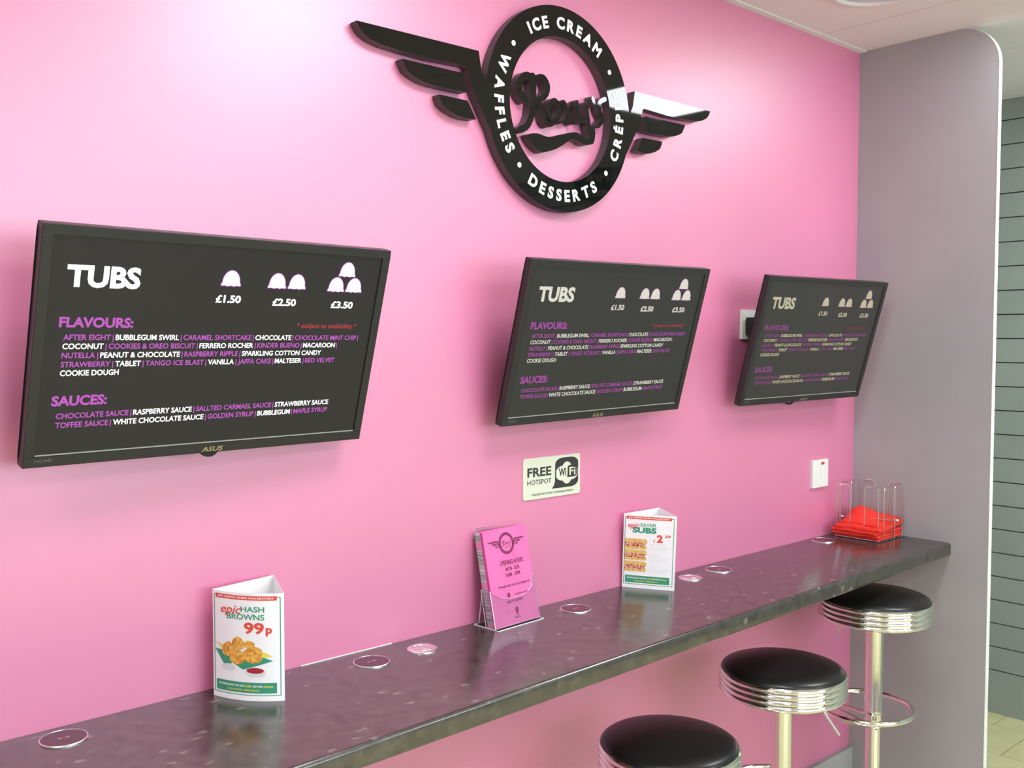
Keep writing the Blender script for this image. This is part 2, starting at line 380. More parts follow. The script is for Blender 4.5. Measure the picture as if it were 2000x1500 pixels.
for i, (cx, cy) in enumerate(LP):
    t = thing('ceiling_light', 'square flat ceiling light panel '+('nearest the grey partition', 'by the exit sign away from the pink wall', 'above the left-hand monitor', 'behind the one above the left-hand monitor', 'over the far left end of the counter', 'in the far left rear of the room')[i], 'ceiling light', (cx, cy, H), group='square light panels in the ceiling')
    bm = bmesh.new()
    for a in ((-0.297, 0.297, -0.297, -0.277), (-0.297, 0.297, 0.277, 0.297), (-0.297, -0.277, -0.277, 0.277), (0.277, 0.297, -0.277, 0.277)): box(bm, *a, 0.0, 0.014)
    obj('frame', bm, M_white, t)
    obj('diffuser', B(-0.277, 0.277, -0.277, 0.277, 0.004, 0.012), M_light, t)
# round fitting in the ceiling at the top edge of the picture
t = thing('ceiling_vent', 'round pale fitting set in the ceiling above the right-hand menu screen', 'ceiling vent', (-0.536, -0.349, H))
bm = bmesh.new(); lathe(bm, [(0.118, 0.0), (0.118, -0.008), (0.124, -0.011), (0.134, -0.009), (0.140, -0.001), (0.140, 0.0)], 64); obj('rim', bm, M_ceil, t, smooth=True)
bm = bmesh.new(); lathe(bm, [(0.0, -0.006), (0.05, -0.0058), (0.117, -0.003), (0.117, 0.0), (0.0, 0.0)], 64); obj('grille', bm, mat('vent_face', (0.66, 0.66, 0.72), 0.7), t, smooth=True)
# skirting under the counter
struct(obj('baseboard_back', B(XL, -0.0005, -0.016, -0.0003, 0.0, 0.135), M_skirt, bevel=0.003), 'grey skirting board under the counter')

# ================================================================ COUNTER
t = thing('counter', 'long narrow speckled dark brown counter along the pink wall', 'counter', (0, 0, ZC))
def yfr(x): return -0.342+0.0265*x       # front edge (the shelf widens a little to the left)
XC = -4.2; TH = 0.039
bm = bmesh.new(); prof = []
R_ = 0.009
def cprof(x):
    y = yfr(x); p = [(-0.0005, -TH), (-0.0005, 0.0)]
    for i in range(0, 6): a = PI/2+i/5*PI/2; p.append((y+R_+R_*math.cos(a), -R_+R_*math.sin(a)))
    for i in range(0, 4): a = PI+i/3*PI/2; p.append((y+0.003+0.003*math.cos(a), -TH+0.003+0.003*math.sin(a)))
    return p
A = [bm.verts.new((XC, p[0], p[1])) for p in cprof(XC)]; C_ = [bm.verts.new((-0.001, p[0], p[1])) for p in cprof(-0.001)]
for i in range(len(A)): bm.faces.new((A[i], A[(i+1) % len(A)], C_[(i+1) % len(A)], C_[i]))
bm.faces.new(list(reversed(A))); bm.faces.new(C_)
obj('worktop', bm, M_cnt, t, smooth=True)
bm = bmesh.new(); tube(bm, [(-2.16, -.0018, .0009), (-1.94, -.0018, .0009)], .0012, 6); obj('sealant_highlight', bm, M_white, t)['label'] = 'thin white painted highlight on the sealant against the wall'  # white tube stands in for the highlight along the sealant
obj('batten', B(XC+0.05, -0.02, -0.045, -0.001, -TH-0.030, -TH-0.0003), M_blackside, t, bevel=0.002)['label'] = 'dark fixing batten under the worktop'
obj('end_bracket', B(-0.045, -0.002, -0.300, -0.06, -TH-0.012, -TH-0.0003), M_wood, t, bevel=0.002)['label'] = 'pale wooden end bracket'

# ================================================================ WINGED LOGO
CX, CZ = -1.4514, 2.1017; YB, YK = -0.026, -0.002
RO, RI = 0.2426, 0.1708
logo = thing('winged_wall_logo', 'glossy black winged ring sign with white lettering and script name on the pink wall', 'sign', (CX, 0, CZ))
M2 = [M_black, M_blackside]
def two_tone(me):
    for p in me.polygons: p.material_index = 0 if abs(p.normal.y) > 0.7 else 1
def lobj(name, bm, parent=logo, bevel=0.0006):
    me = mesh(bm, name, False, bevel, 1); me.materials.append(M_black); me.materials.append(M_blackside); two_tone(me)
    o = bpy.data.objects.new(name, me); COL.objects.link(o); o.parent = parent; return o
bm = bmesh.new(); N = 128
vv = [[bm.verts.new((r*math.cos(2*PI*i/N), y, r*math.sin(2*PI*i/N))) for i in range(N)] for r, y in ((RO, YB), (RI, YB), (RI, YK), (RO, YK))]
for k in range(4):
    for i in range(N):
        j = (i+1) % N; bm.faces.new((vv[k][i], vv[k][j], vv[(k+1) % 4][j], vv[(k+1) % 4][i]))
ring = lobj('ring', bm)
F1 = [(.2635, .089), (.5835, .0868), (.580, .079), (.575, .0722), (.566, .064), (.5485, .0563), (.5217, .0512), (.4766, .0483), (.40, .0462), (.31, .0497), (.300, .0497), (.2945, .0465), (.2905, .029), (.283, .010), (.270, -.0155), (.2612, -.0288), (.2475, -.051), (.2325, -.0745), (.2215, -.0875), (.205, -.085), (.212, -.03), (.236, .0113), (.2558, .0482)]
F2 = [(.4726, .0325), (.467, .0225), (.4585, .009), (.4418, .0012), (.42, -.005), (.392, -.0080), (.335, -.0088), (.2995, -.0080), (.3095, .0322)]
F3 = [(.3752, -.0248), (.3726, -.0338), (.366, -.0452), (.348, -.0552), (.324, -.0625), (.2961, -.0645), (.2716, -.0625), (.2955, -.0255)]
for s in (-1, 1):
    for pts, nm in ((F1, 'wing_feather'), (F2, 'wing_feather'), (F3, 'wing_feather')):
        bm = bmesh.new(); q = [(s*a, b_) for a, b_ in pts]
        prism(bm, q, YB+(0.0002 if pts is F1 else 0), YK); lobj(nm, bm)
# script name
def sletter(name, strokes):
    bm = bmesh.new()
    for pts, w_, cl in strokes: stroke(bm, pts, w_, YB+random.uniform(0, 0.0003), YK, cl)
    return lobj(name, bm, bevel=0)
sletter('script_letter', [([(-.098, .062), (-.0965, .035), (-.0975, 0), (-.1025, -.03), (-.117, -.0545), (-.139, -.0665)], [.0185, .0160], False),
    ([(-.124, .006), (-.1395, .022), (-.136, .047), (-.118, .0615), (-.100, .058)], [.0190, .0160], False),
    ([(-.097, .040), (-.0850, .060), (-.0640, .0655), (-.0500, .051), (-.0520, .033), (-.0660, .018), (-.0850, .0105)], [.0145, .0145], False),
    ([(-.0790, .0110), (-.0660, -.012), (-.0570, -.034), (-.0420, -.0405), (-.0230, -.030)], [.0150, .0100], False)])
sletter('script_letter', [([(-.0270, .0190), (-.0430, .004), (-.0430, -.0190), (-.0270, -.0300), (-.0110, -.0150), (-.0110, .0070)], .0110, True)])
sletter('script_letter', [([(.0000, .0200), (.0090, .0170), (.0270, -.0200), (.0370, -.0250)], [.0085, .0085], False), ([(.0370, .0200), (.0270, .0160), (.0100, -.0200), (.0010, -.0270)], [.0080, .0080], False)])
sletter('script_letter', [([(.0500, .0270), (.0510, .0060), (.0600, -.0150), (.0780, -.0150)], [.0110, .0100], False), ([(.0820, .0270), (.0860, .0040), (.0930, -.0250), (.1000, -.0480)], [.0120, .0140], False)])
sletter('apostrophe', [([(.1060, .0450), (.1130, .0290)], [.0110, .0080], False)])
sletter('script_letter', [([(.1500, .0500), (.1300, .0380), (.1330, .0170), (.1440, .0000), (.1270, -.0190)], [.0120, .0110], False)])
bm = bmesh.new()
prism(bm, [(p.x, p.y) for p in smooth_path([(a, b_, 0) for a, b_ in ((.1140, -.030), (.1115, -.0600), (.0990, -.0690), (.0735, -.0715), (.0500, -.0650), (.0261, -.0672), (.0050, -.0810), (-.0219, -.0953), (-.0450, -.1035), (-.0687, -.1085), (-.0927, -.0987), (-.1145, -.0757), (-.0869, -.0670), (-.0650, -.0690), (-.0446, -.0700), (-.0117, -.0607), (.0367, -.0474), (.0560, -.0475), (.0712, -.0519), (.0850, -.0560), (.0930, -.0480), (.0920, -.0300))], 3, True)], YB, YK)
lobj('underline_flourish', bm, bevel=0)
# lettering round the ring
def arc_text(body, a0, a1, inward, parent):
    """a0,a1 centre angles (deg) of first and last glyph; cap tops towards centre when inward"""
    bold = 0.040; ws = [text_w(c, bold) if c != ' ' else 0.45 for c in body]; gap = 0.22
    cs = []; x = 0
    for w_ in ws: cs.append(x+w_/2); x += w_+gap
    span = cs[-1]-cs[0]
    for c, ctr, w_ in zip(body, cs, ws):
        if c == ' ': continue
        a = math.radians(a0+(a1-a0)*(ctr-cs[0])/span); bm = bmesh.new(); cap = 0.0285; rr = 0.2040
        k = cap*0.90*abs(math.radians(a1-a0))*rr/(span*cap*0.90)/1.0/cap if False else 1.0
        er = Vector((math.cos(a), math.sin(a))); et = Vector((-math.sin(a), math.cos(a)))
        if inward: ux, uy = et, -er
        else: ux, uy = -et, er
        base = er*(rr+cap/2 if inward else rr-cap/2)
        def f(px, py):
            q = base+ux*((px-w_/2)*cap*kx)+uy*(py*cap); return (q.x, YB-0.0007, q.y)
        kx = abs(math.radians(a1-a0))*rr/(span*cap)
        kx = min(kx, 1.02)
        put_text(bm, c, bold, f)
        r_ = bmesh.ops.extrude_face_region(bm, geom=list(bm.faces)); bmesh.ops.translate(bm, verts=[g for g in r_['geom'] if isinstance(g, bmesh.types.BMVert)], vec=(0, 0.0012, 0))
        obj('letter', bm, M_let, parent)
arc_text('ICE CREAM', 122.5, 54.2, False, ring)
arc_text('WAFFLES', 157.5, 213.2, True, ring)
arc_text('DESSERTS', 241.7, 302.3, True, ring)
arc_text('CR\u00c9PES', -25.0, 19.5, True, ring)
for a in (141.5, 35.7, -133.8, -40.8):
    bm = bmesh.new(); r = 0.2038; lathe(bm, [(0, -0.0006), (0.0062, -0.0006), (0.0062, 0.0006), (0, 0.0006)], 24, r*math.cos(math.radians(a)), YB, r*math.sin(math.radians(a)), 'Y')
    obj('dot', bm, M_let, ring)

# ================================================================ MENU MONITORS
FLAV = [[('AFTER EIGHT', 'p'), ('|', 'p'), ('BUBBLEGUM SWIRL', 'w'), ('|', 'p'), ('CARAMEL SHORTCAKE', 'p'), ('|', 'p'), ('CHOCOLATE', 'w'), ('|', 'p'), ('CHOCOLATE MINT CHIP', 'p'), ('|', 'p')],
        [('COCONUT', 'w'), ('|', 'p'), ('COOKIES & OREO BISCUIT', 'p'), ('|', 'p'), ('FERRERO ROCHER', 'w'), ('|', 'p'), ('KINDER BUENO', 'p'), ('|', 'p'), ('MACAROON', 'w'), ('|', 'p')],
        [('NUTELLA', 'p'), ('|', 'p'), ('PEANUT & CHOCOLATE', 'w'), ('|', 'p'), ('RASPBERRY RIPPLE', 'p'), ('|', 'p'), ('SPARKLING COTTON CANDY', 'w')],
        [('STRAWBERRY', 'p'), ('|', 'p'), ('TABLET', 'w'), ('|', 'p'), ('TANGO ICE BLAST', 'p'), ('|', 'p'), ('VANILLA', 'w'), ('|', 'p'), ('JAFFA CAKE', 'p'), ('|', 'p'), ('MALTESER', 'w'), ('|', 'p'), ('RED VELVET', 'p')],
        [('COOKIE DOUGH', 'w')]]
SAUC = [[('CHOCOLATE SAUCE', 'p'), ('|', 'p'), ('RASPBERRY SAUCE', 'w'), ('|', 'p'), ('SALLTED CARMAEL SAUCE', 'p'), ('|', 'p'), ('STRAWBERRY SAUCE', 'w')],
        [('TOFFEE SAUCE', 'p'), ('|', 'p'), ('WHITE CHOCOLATE SAUCE', 'w'), ('|', 'p'), ('GOLDEN SYRUP', 'p'), ('|', 'p'), ('BUBBLEGUM', 'w'), ('|', 'p'), ('MAPLE SYRUP', 'p')]]
YS = 0.0035     # screen surface, recessed behind the bezel
fm = lambda x, z: (x, YS-0.0004, z)
bms = {'w': bmesh.new(), 'p': bmesh.new(), 'r': bmesh.new()}; hd = {'w': bmesh.new(), 'p': bmesh.new(), 'q': bmesh.new()}
line_text(hd, [('TUBS', 'w')], -.280, -.165, .0975, .0345, fm, 0.042)
line_text(hd, [('FLAVOURS:', 'p')], -.285, -.169, .034, .0165, fm, 0.04)
line_text(hd, [('SAUCES:', 'q')], -.2855, -.199, -.0929, .0168, fm, 0.04)
line_text(bms, [('* subject to availability *', 'r')], .137, .270, .0368, .0088, fm, 0.02)
for row_, (xe, z0, hh) in zip(FLAV, ((.2786, .0138, .0090), (.232, -.0006, .0090), (.1986, -.0152, .0090), (.2316, -.0299, .0090), (-.1847, -.0439, .0092))):
    line_text(bms, row_, -.2768, xe, z0, hh, fm, 0.022, 0.36)
for row_, (xe, z0, hh) in zip(SAUC, ((.233, -.1141, .0092), (.2332, -.1293, .0092))):
    line_text(bms, row_, -.2768, xe, z0, hh, fm, 0.022, 0.36)
me_pr = []
for t_, x0, x1, z0 in (('\u00a31.50', -.0312, .0160, .0797), ('\u00a32.50', .0790, .1273, .0770), ('\u00a33.50', .2040, .2536, .0755)):
    pb = {'w': bmesh.new()}; line_text(pb, [(t_, 'w')], x0, x1, z0, .0132, fm, 0.035); me_pr.append(mesh(pb['w'], 'price'))
def scoop(bm, xc, zb, w_, h_, y):
    pts = []
    for i in range(0, 15): a = PI*i/14; pts.append((xc+w_*0.44*math.cos(a), zb+h_*0.22+h_*0.78*math.sin(a)))
    pts += [(xc-w_*0.5, zb+h_*0.12), (xc-w_*0.47, zb), (xc-w_*0.3, zb+h_*0.03), (xc-w_*0.15, zb-h_*0.02), (xc, zb+h_*0.03), (xc+w_*0.15, zb-h_*0.02), (xc+w_*0.3, zb+h_*0.03), (xc+w_*0.47, zb), (xc+w_*0.5, zb+h_*0.12)]
    bm.faces.new([bm.verts.new((p[0], y, p[1])) for p in pts])
me_sc = []
for xc, zb in ((-.0067, .1095), (.0835, .1090), (.1243, .1090), (.2297, .1367), (.2092, .1075), (.2496, .1076)):
    sc, sh_ = bmesh.new(), bmesh.new(); scoop(sc, xc, zb, .036, .0262, YS-0.0006); scoop(sh_, xc, zb-.0012, .0395, .0288, YS-0.0003); me_sc.append((mesh(sc, 'scoop_icon'), mesh(sh_, 'icon_outline')))
me_t = {k: mesh(v, 'menu_lettering') for k, v in bms.items()}; me_h = {k: mesh(v, 'heading') for k, v in hd.items()}
W2, H2 = .3215, .1920
bm = bmesh.new()    # bezel: outer rounded frame, open to the screen
ix0, ix1, iz0, iz1 = -.3045, .3045, -.1745, .1765
for a in ((-W2, W2, iz1, H2), (-W2, W2, -H2, iz0), (-W2, ix0, iz0, iz1), (ix1, W2, iz0, iz1)): box(bm, a[0], a[1], 0.0, 0.022, a[2], a[3])
bmesh.ops.remove_doubles(bm, verts=bm.verts, dist=1e-5)
me_bez = mesh(bm, 'bezel', bevel=0.0012, segs=2); me_bez.materials.append(M_bezel)
bm = bmesh.new(); v = [bm.verts.new(p) for p in ((-.318, .0221, -.188), (.318, .0221, -.188), (.318, .0221, .188), (-.318, .0221, .188), (-.22, .050, -.11), (.22, .050, -.11), (.22, .050, .12), (-.22, .050, .12))]
for f_ in ((0, 1, 2, 3), (4, 7, 6, 5), (0, 4, 5, 1), (1, 5, 6, 2), (2, 6, 7, 3), (3, 7, 4, 0)): bm.faces.new([v[i] for i in f_])
me_sh2 = mesh(bm, 'back_shell', bevel=0.006); me_sh2.materials.append(M_shell)
me_scr = mesh(B(ix0, ix1, YS, 0.012, iz0, iz1), 'screen')
bm = bmesh.new(); box(bm, -.3040, .3035, YS-0.0014, YS+0.001, -.1742, -.1722); me_line = mesh(bm, 'strip'); me_line.materials.append(M_steelline)
# maker's badge and port mark
bmb = {'a': bmesh.new()}
line_text(bmb, [('ASUS', 'a')], -.0230, .0165, -.1893, .0088, lambda x, z: (x, -0.0006, z), 0.02, shear=0.2)
me_badge = mesh(bmb['a'], 'maker_badge'); me_badge.materials.append(M_brass)
bmb = {'a': bmesh.new()}; line_text(bmb, [('HDMI', 'a')], -.3045, -.2790, -.1835, .0052, lambda x, z: (x, -0.0006, z), 0.02)
me_hd = mesh(bmb['a'], 'port_mark'); me_hd.materials.append(mat('grey_mark', (0.12, 0.12, 0.12), 0.5))
def E(name, col, s): return mat(name, (0.01, 0.01, 0.01), 0.35, spec=0.35, emit=col, es=s)
MON = [((-2.3691, -.1244, .6357+ZC), (.2782, -.0007, .0633), 'menu monitor nearest the camera on the left of the pink wall', (0.030, 0.026, 0.027), (1.0, 1.0, 1.0), 2.6, (0.72, 0.13, 0.72), 1.35, (0.85, 0.06, 0.09)),
       ((-1.3666, -.1171, .6441+ZC), (.2785, -.0151, .0165), 'menu monitor in the middle of the pink wall, above the WiFi sign', (0.052, 0.050, 0.046), (0.96, 0.93, 0.80), 1.35, (0.50, 0.08, 0.47), 1.25, (0.60, 0.05, 0.06)),
       ((-.4400, -.1189, .6463+ZC), (.2685, -.0073, -.0267), 'menu monitor at the right end, in front of the white power socket', (0.062, 0.060, 0.052), (0.86, 0.78, 0.52), 1.05, (0.36, 0.07, 0.30), 1.15, (0.38, 0.05, 0.05))]
for i, (loc, (tx, ty, tz), lab, cb, cw, sw, cp, sp, cr) in enumerate(MON):
    t = thing('menu_monitor', 'black ' + lab, 'monitor', loc, (0, 0, 0), 'menu monitors on the pink wall')
    t.rotation_mode = 'QUATERNION'; t.rotation_quaternion = (Matrix.Rotation(tz, 3, 'Z') @ Matrix.Rotation(tx, 3, 'X') @ Matrix.Rotation(ty, 3, 'Y')).to_quaternion()
    bz = obj('bezel', me_bez, None, t); obj('strip', me_line, None, bz); obj('maker_badge', me_badge, None, bz); obj('port_mark', me_hd, None, bz)
    obj('back_shell', me_sh2, None, t)
    k = str(i)
    scn = obj('screen', me_scr.copy(), E('screen_'+k, cb, 1.0), t)
    mw, mp_, mr = E('screen_white_'+k, cw, sw), E('screen_pink_'+k, cp, sp), E('screen_red_'+k, cr, 0.9)
    for key, me_, m_ in (('menu_lettering', me_t['w'], mw), ('menu_lettering', me_t['p'], mp_), ('menu_lettering', me_t['r'], mr), ('heading', me_h['w'], mw), ('heading', me_h['p'], mp_), ('heading', me_h['q'], mp_), *[('price', q, mw) for q in me_pr], *[('scoop_icon', q[0], mw) for q in me_sc], *[('icon_outline', q[1], mp_) for q in me_sc]):
        obj(key, me_.copy(), m_, scn, kind='stuff' if key == 'menu_lettering' else None)
    bm = bmesh.new(); box(bm, -.05, .05, .0502, .058, -.05, .05)
    tube(bm, [(0, .054, 0), (0, .080, 0)], .016, 12)
    obj('mounting_bracket', bm, M_dark, t)
    wm = bmesh.new()   # wall plate sits on the wall, arm reaches it
    inv = t.rotation_quaternion.to_matrix().to_4x4(); inv.translation = loc; inv = inv.inverted()
    pw = [inv @ Vector((loc[0]+a, y, loc[2]+.0+c)) for a in (-.05, .05) for y in (-.012, -.0005) for c in (-.05, .05)]
    vs_ = [wm.verts.new(p) for p in pw]
    for f_ in ((0, 1, 3, 2), (4, 6, 7, 5), (0, 4, 5, 1), (2, 3, 7, 6), (0, 2, 6, 4), (1, 5, 7, 3)): wm.faces.new([vs_[j] for j in f_])
    tube(wm, [inv @ Vector((loc[0], -.010, loc[2])), Vector((0, .078, 0))], .015, 12)
    obj('wall_plate', wm, M_dark, t)
    if i == 0:
        bm = bmesh.new(); lathe(bm, [(0, 0.004), (0.017, 0.004), (0.019, 0.010), (0.019, 0.018), (0, 0.018)], 24, -.003, 0, -.1850, 'Y')
        obj('sensor_bump', bm, M_shell, t, smooth=True)
    if i == 2:
        bm = bmesh.new(); tube(bm, smooth_path([(-.035, .040, -.150), (-.036, .042, -.185), (-.028, .042, -.206), (-.006, .042, -.214), (.016, .042, -.206), (.022, .042, -.185), (.020, .040, -.150)], 6), .0032, 8)
        obj('cable', bm, M_shell, t, smooth=True)

# ================================================================ WIFI SIGN
X0, X1, Z0, Z1 = -1.558, -1.3625, 1.1655, 1.2660
t = thing('wifi_sign', 'cream FREE HOTSPOT WiFi sign on the wall under the middle monitor', 'sign', (X0, 0, Z0))
SW, SH = X1-X0, Z1-Z0
def rrect(x0, x1, z0, z1, r, k=6):
    pts = []
    for cx_, cz_, a0 in ((x1-r, z1-r, 0), (x0+r, z1-r, PI/2), (x0+r, z0+r, PI), (x1-r, z0+r, 1.5*PI)):
        for i in range(k+1): a = a0+i/k*PI/2; pts.append((cx_+r*math.cos(a), cz_+r*math.sin(a)))
    return pts
bm = bmesh.new(); prism(bm, rrect(0, SW, 0, SH, .006), -.0030, -.0004); board = obj('board', bm, M_sign, t)
fs = lambda lay: (lambda x, z: (x*SW, -.0030-.0003*lay, z*SH))
def flat(bm, pts, f): bm.faces.new([bm.verts.new(f(*p)) for p in pts])
bm = {'k': bmesh.new()}; line_text(bm, [('FREE', 'k')], .070, .482, .540, .222, fs(1), 0.03); line_text(bm, [('HOTSPOT', 'k')], .070, .482, .352, .115, fs(1), 0.012)
line_text(bm, [('WIRELESS NETWORK: FamilyShopperBayfayre', 'k')], .140, .875, .085, .050, fs(1), 0.01)
obj('lettering', bm['k'], M_signblk, board)
bm = bmesh.new(); q = rrect(.550, .964, .195, .935, .14, 6)
q = [(x if abs(x-.757) < .3 else x, z) for x, z in q]
# speech bubble: bottom left corner drawn out into a tail
q2 = [p for p in q if not (p[0] < .66 and p[1] < .34)]; i0 = max(range(len(q2)), key=lambda i: (q2[i][0] < .56)*(1-q2[i][1]))
q2 = q2[:i0+1]+[(.546, .36), (.525, .27), (.490, .200)]+q2[i0+1:]
flat(bm, q2, fs(1)); obj('speech_bubble', bm, M_signblk, board)
bm = bmesh.new()
pts = rrect(.567, .950, .365, .735, .13, 8); flat(bm, pts, fs(2)); pts = [(.757+.105*math.cos(2*PI*i/32), .553+.275*math.sin(2*PI*i/32)) for i in range(32)]
flat(bm, pts, fs(2.4)); obj('cloud_shape', bm, M_sign, board)
bm = bmesh.new(); q = rrect(.768, .938, .435, .735, .05); q = [p for p in q if not (p[0] < .80 and p[1] < .48)]
flat(bm, rrect(.768, .938, .435, .735, .055), fs(3)); flat(bm, [(.768, .52), (.760, .435), (.80, .435)], fs(3))
bd = {'k': bm}; line_text(bd, [('Wi', 'k')], .610, .742, .480, .200, fs(3), 0.03); obj('cloud_lettering', bm, M_signblk, board)
bd = {'k': bmesh.new()}; line_text(bd, [('Fi', 'k')], .800, .910, .480, .200, fs(4), 0.018); obj('cloud_lettering', bd['k'], M_sign, board)

# ================================================================ SOCKET, PLUG, SWITCH
t = thing('power_socket', 'white power socket on the pink wall, half behind the right-hand monitor', 'socket', (-.6350, 0, 1.5965))
obj('face_plate', B(-.0435, .0435, -.010, -.0004, -.0435, .0435), M_plate, t, bevel=.003)
obj('back_box', B(-.0410, .0410, -.0004, -.0001, -.0410, .0410), M_white, t)
obj('rocker', B(-.030, -.022, -.0125, -.0101, .014, .030), M_white, t, bevel=.001)
t = thing('power_plug', 'black plug pushed into the white wall socket', 'plug', (-.6400, -.0103, 1.5930))
obj('plug_body', B(-.024, .024, -.036, -.0002, -.026, .024), M_shell, t, bevel=.007, segs=3)
bm = bmesh.new(); tube(bm, smooth_path([(0, -.018, -.024), (.002, -.020, -.045), (.015, -.022, -.09), (.06, -.024, -.11)], 6), .0035, 8); obj('flex', bm, M_shell, t, smooth=True)
t = thing('fused_switch', 'small white switch plate with a red neon on the wall near the corner', 'switch', (-.2755, 0, 1.0665))
obj('face_plate', B(0, .0945, -.0095, -.0004, 0, .0900), M_plate, t, bevel=.003)
obj('indicator', B(.0505, .0690, -.0105, -.0096, .0735, .0820), M_neon, t, bevel=.0005)['label'] = 'red neon window'
bm = bmesh.new(); box(bm, .0490, .0720, -.0105, -.0096, .030, .062); obj('rocker', bm, M_white, t, bevel=.001)
bm = bmesh.new(); box(bm, .020, .038, -.0100, -.0096, .036, .056); obj('fuse_holder', bm, M_white, t, bevel=.0003)

# ================================================================ DISCS IN THE COUNTER
ch = thing('wireless_charger', 'x', 'charger', (-2.6296, -.0585, ZC), group='black wireless charging discs in the counter')
bm = bmesh.new(); lathe(bm, [(.0376, 0), (.0376, .0018), (.0366, .0030), (.0352, .0030), (.0350, .0022), (.0350, 0)], 64); obj('metal_rim', bm, M_silver, ch, smooth=True)
bm = bmesh.new(); lathe(bm, [(0, .0023), (.0350, .0023), (.0350, 0), (0, 0)], 64); pad = obj('pad', bm, M_pad, ch)
bd = {'k': bmesh.new(), 'r': bmesh.new()}
line_text(bd, [('u', 'k'), ('a', 'r'), ('n', 'k')], -.0085, .0085, -.0025, .0075, lambda x, z: (x, z, .0026), 0.01, 0.25)
obj('mark', bd['k'], M_gprint, pad); obj('mark', bd['r'], mat('mark_red', (0.8, 0.08, 0.06), 0.4), pad)
labs = ['black charging disc nearest the camera, left of the hash browns card', 'black charging disc between the hash browns card and a silver disc', 'black charging disc just right of the pink leaflet holder',
        'black charging disc beyond the silver disc by the saver subs card', 'black charging disc closest to the red napkins']
ch['label'] = labs[0]
for (x, y), lb in zip(((-2.0408, -.0748), (-1.4532, -.0773), (-.8599, -.0646), (-.2716, -.0489)), labs[1:]): dup(ch, lb, (x, y, ZC))
cv = thing('silver_disc', 'satin silver disc in the counter left of the pink leaflets', 'disc', (-1.9137, -.0760, ZC), group='silver discs in the counter')
bm = bmesh.new(); lathe(bm, [(0, .0040), (.0200, .0040), (.0208, .0032), (.0216, .0032), (.0224, .0042), (.0300, .0038), (.0322, .0022), (.0326, 0), (0, 0)], 64); obj('cap', bm, M_silver, cv, smooth=True)
bm = bmesh.new(); lathe(bm, [(.0120, .0041), (.0126, .0046), (.0134, .0046), (.0140, .0041)], 48); obj('raised_ring', bm, M_silver, cv, smooth=True)
dup(cv, 'satin silver disc in the counter right of the saver subs card', (-.9969, -.0709, ZC))

# ================================================================ TABLE-TALKERS
def bez(p0, pc, p1, t): return p0*(1-t)**2+pc*2*t*(1-t)+p1*t*t
def card(label, P0, PC, P1, AP, ht, tilt):
    t = thing('table_card', label, 'card', (P0[0], P0[1], ZC+0.0003)); o0 = Vector((P0[0], P0[1], 0))
    P0, PC, P1, AP = [Vector((*p, 0))-o0 for p in (P0, PC, P1, AP)]
    tl = Vector((tilt[0], tilt[1], 0))
    def F(s, h, off=0.0):
        p = bez(P0, PC, P1, s); d = (bez(P0, PC, P1, s+.01)-bez(P0, PC, P1, s-.01)); nn = Vector((d.y, -d.x, 0)).normalized()
        if nn.dot(Vector((-1, -1, 0))) < 0: nn = -nn
        q = p+nn*off+tl*h; return (q.x, q.y, h*ht)
    bm = bmesh.new(); K = 16
    rows = [[[bm.verts.new(F(i/K, h, o)) for i in range(K+1)] for h in (0, 1)] for o in (0, -.0005)]
    for i in range(K):
        bm.faces.new((rows[0][0][i], rows[0][0][i+1], rows[0][1][i+1], rows[0][1][i])); bm.faces.new((rows[1][0][i+1], rows[1][0][i], rows[1][1][i], rows[1][1][i+1]))
        for h in (0, 1): bm.faces.new((rows[0][h][i], rows[0][h][i+1], rows[1][h][i+1], rows[1][h][i]))
    fp = obj('front_panel', bm, M_paper, t, smooth=True)
    def side(a, b_):
        bm = bmesh.new(); d = (b_-a).normalized(); nn = Vector((d.y, -d.x, 0))*.0005
        v = [bm.verts.new(p) for p in (a, b_, b_+tl+Vector((0, 0, ht)), a+tl+Vector((0, 0, ht)), a+nn, b_+nn, b_+nn+tl+Vector((0, 0, ht)), a+nn+tl+Vector((0, 0, ht)))]
        for f_ in ((0, 1, 2, 3), (7, 6, 5, 4), (0, 4, 5, 1), (2, 6, 7, 3), (1, 5, 6, 2), (0, 3, 7, 4)): bm.faces.new([v[i] for i in f_])
        return obj('side_panel', bm, M_paper, t)
    side(P1*1.0, AP); side(AP, P0*1.0)
    return t, fp, F
def strip(bm, F, s0, s1, h0, h1, lay, k=10):
    A = [[bm.verts.new(F(s0+(s1-s0)*i/k, h, .0002*lay)) for i in range(k+1)] for h in (h0, h1)]
    for i in range(k): bm.faces.new((A[0][i], A[0][i+1], A[1][i+1], A[1][i]))
def fr(bm, F, s0, s1, h0, h1, w_, lay=1):
    strip(bm, F, s0, s1, h0, h0+w_*.6, lay); strip(bm, F, s0, s1, h1-w_*.6, h1, lay); strip(bm, F, s0, s0+w_, h0, h1, lay, 1); strip(bm, F, s1-w_, s1, h0, h1, lay, 1)
def blob(bm, F, s, h, rs, rh, lay, rot=0, n_=20, wob=0.0, a0=0, a1=2*PI):
    pts = []
    for i in range(n_):
        a = a0+(a1-a0)*i/n_; k = 1+wob*math.sin(3*a+s*40)+wob*.6*math.sin(5*a+h*70)
        x, y = rs*k*math.cos(a), rh*k*math.sin(a)
        pts.append((s+x*math.cos(rot)-y*math.sin(rot), h+(x*math.sin(rot)+y*math.cos(rot))))
    patch(bm, F, pts, .0002*lay)
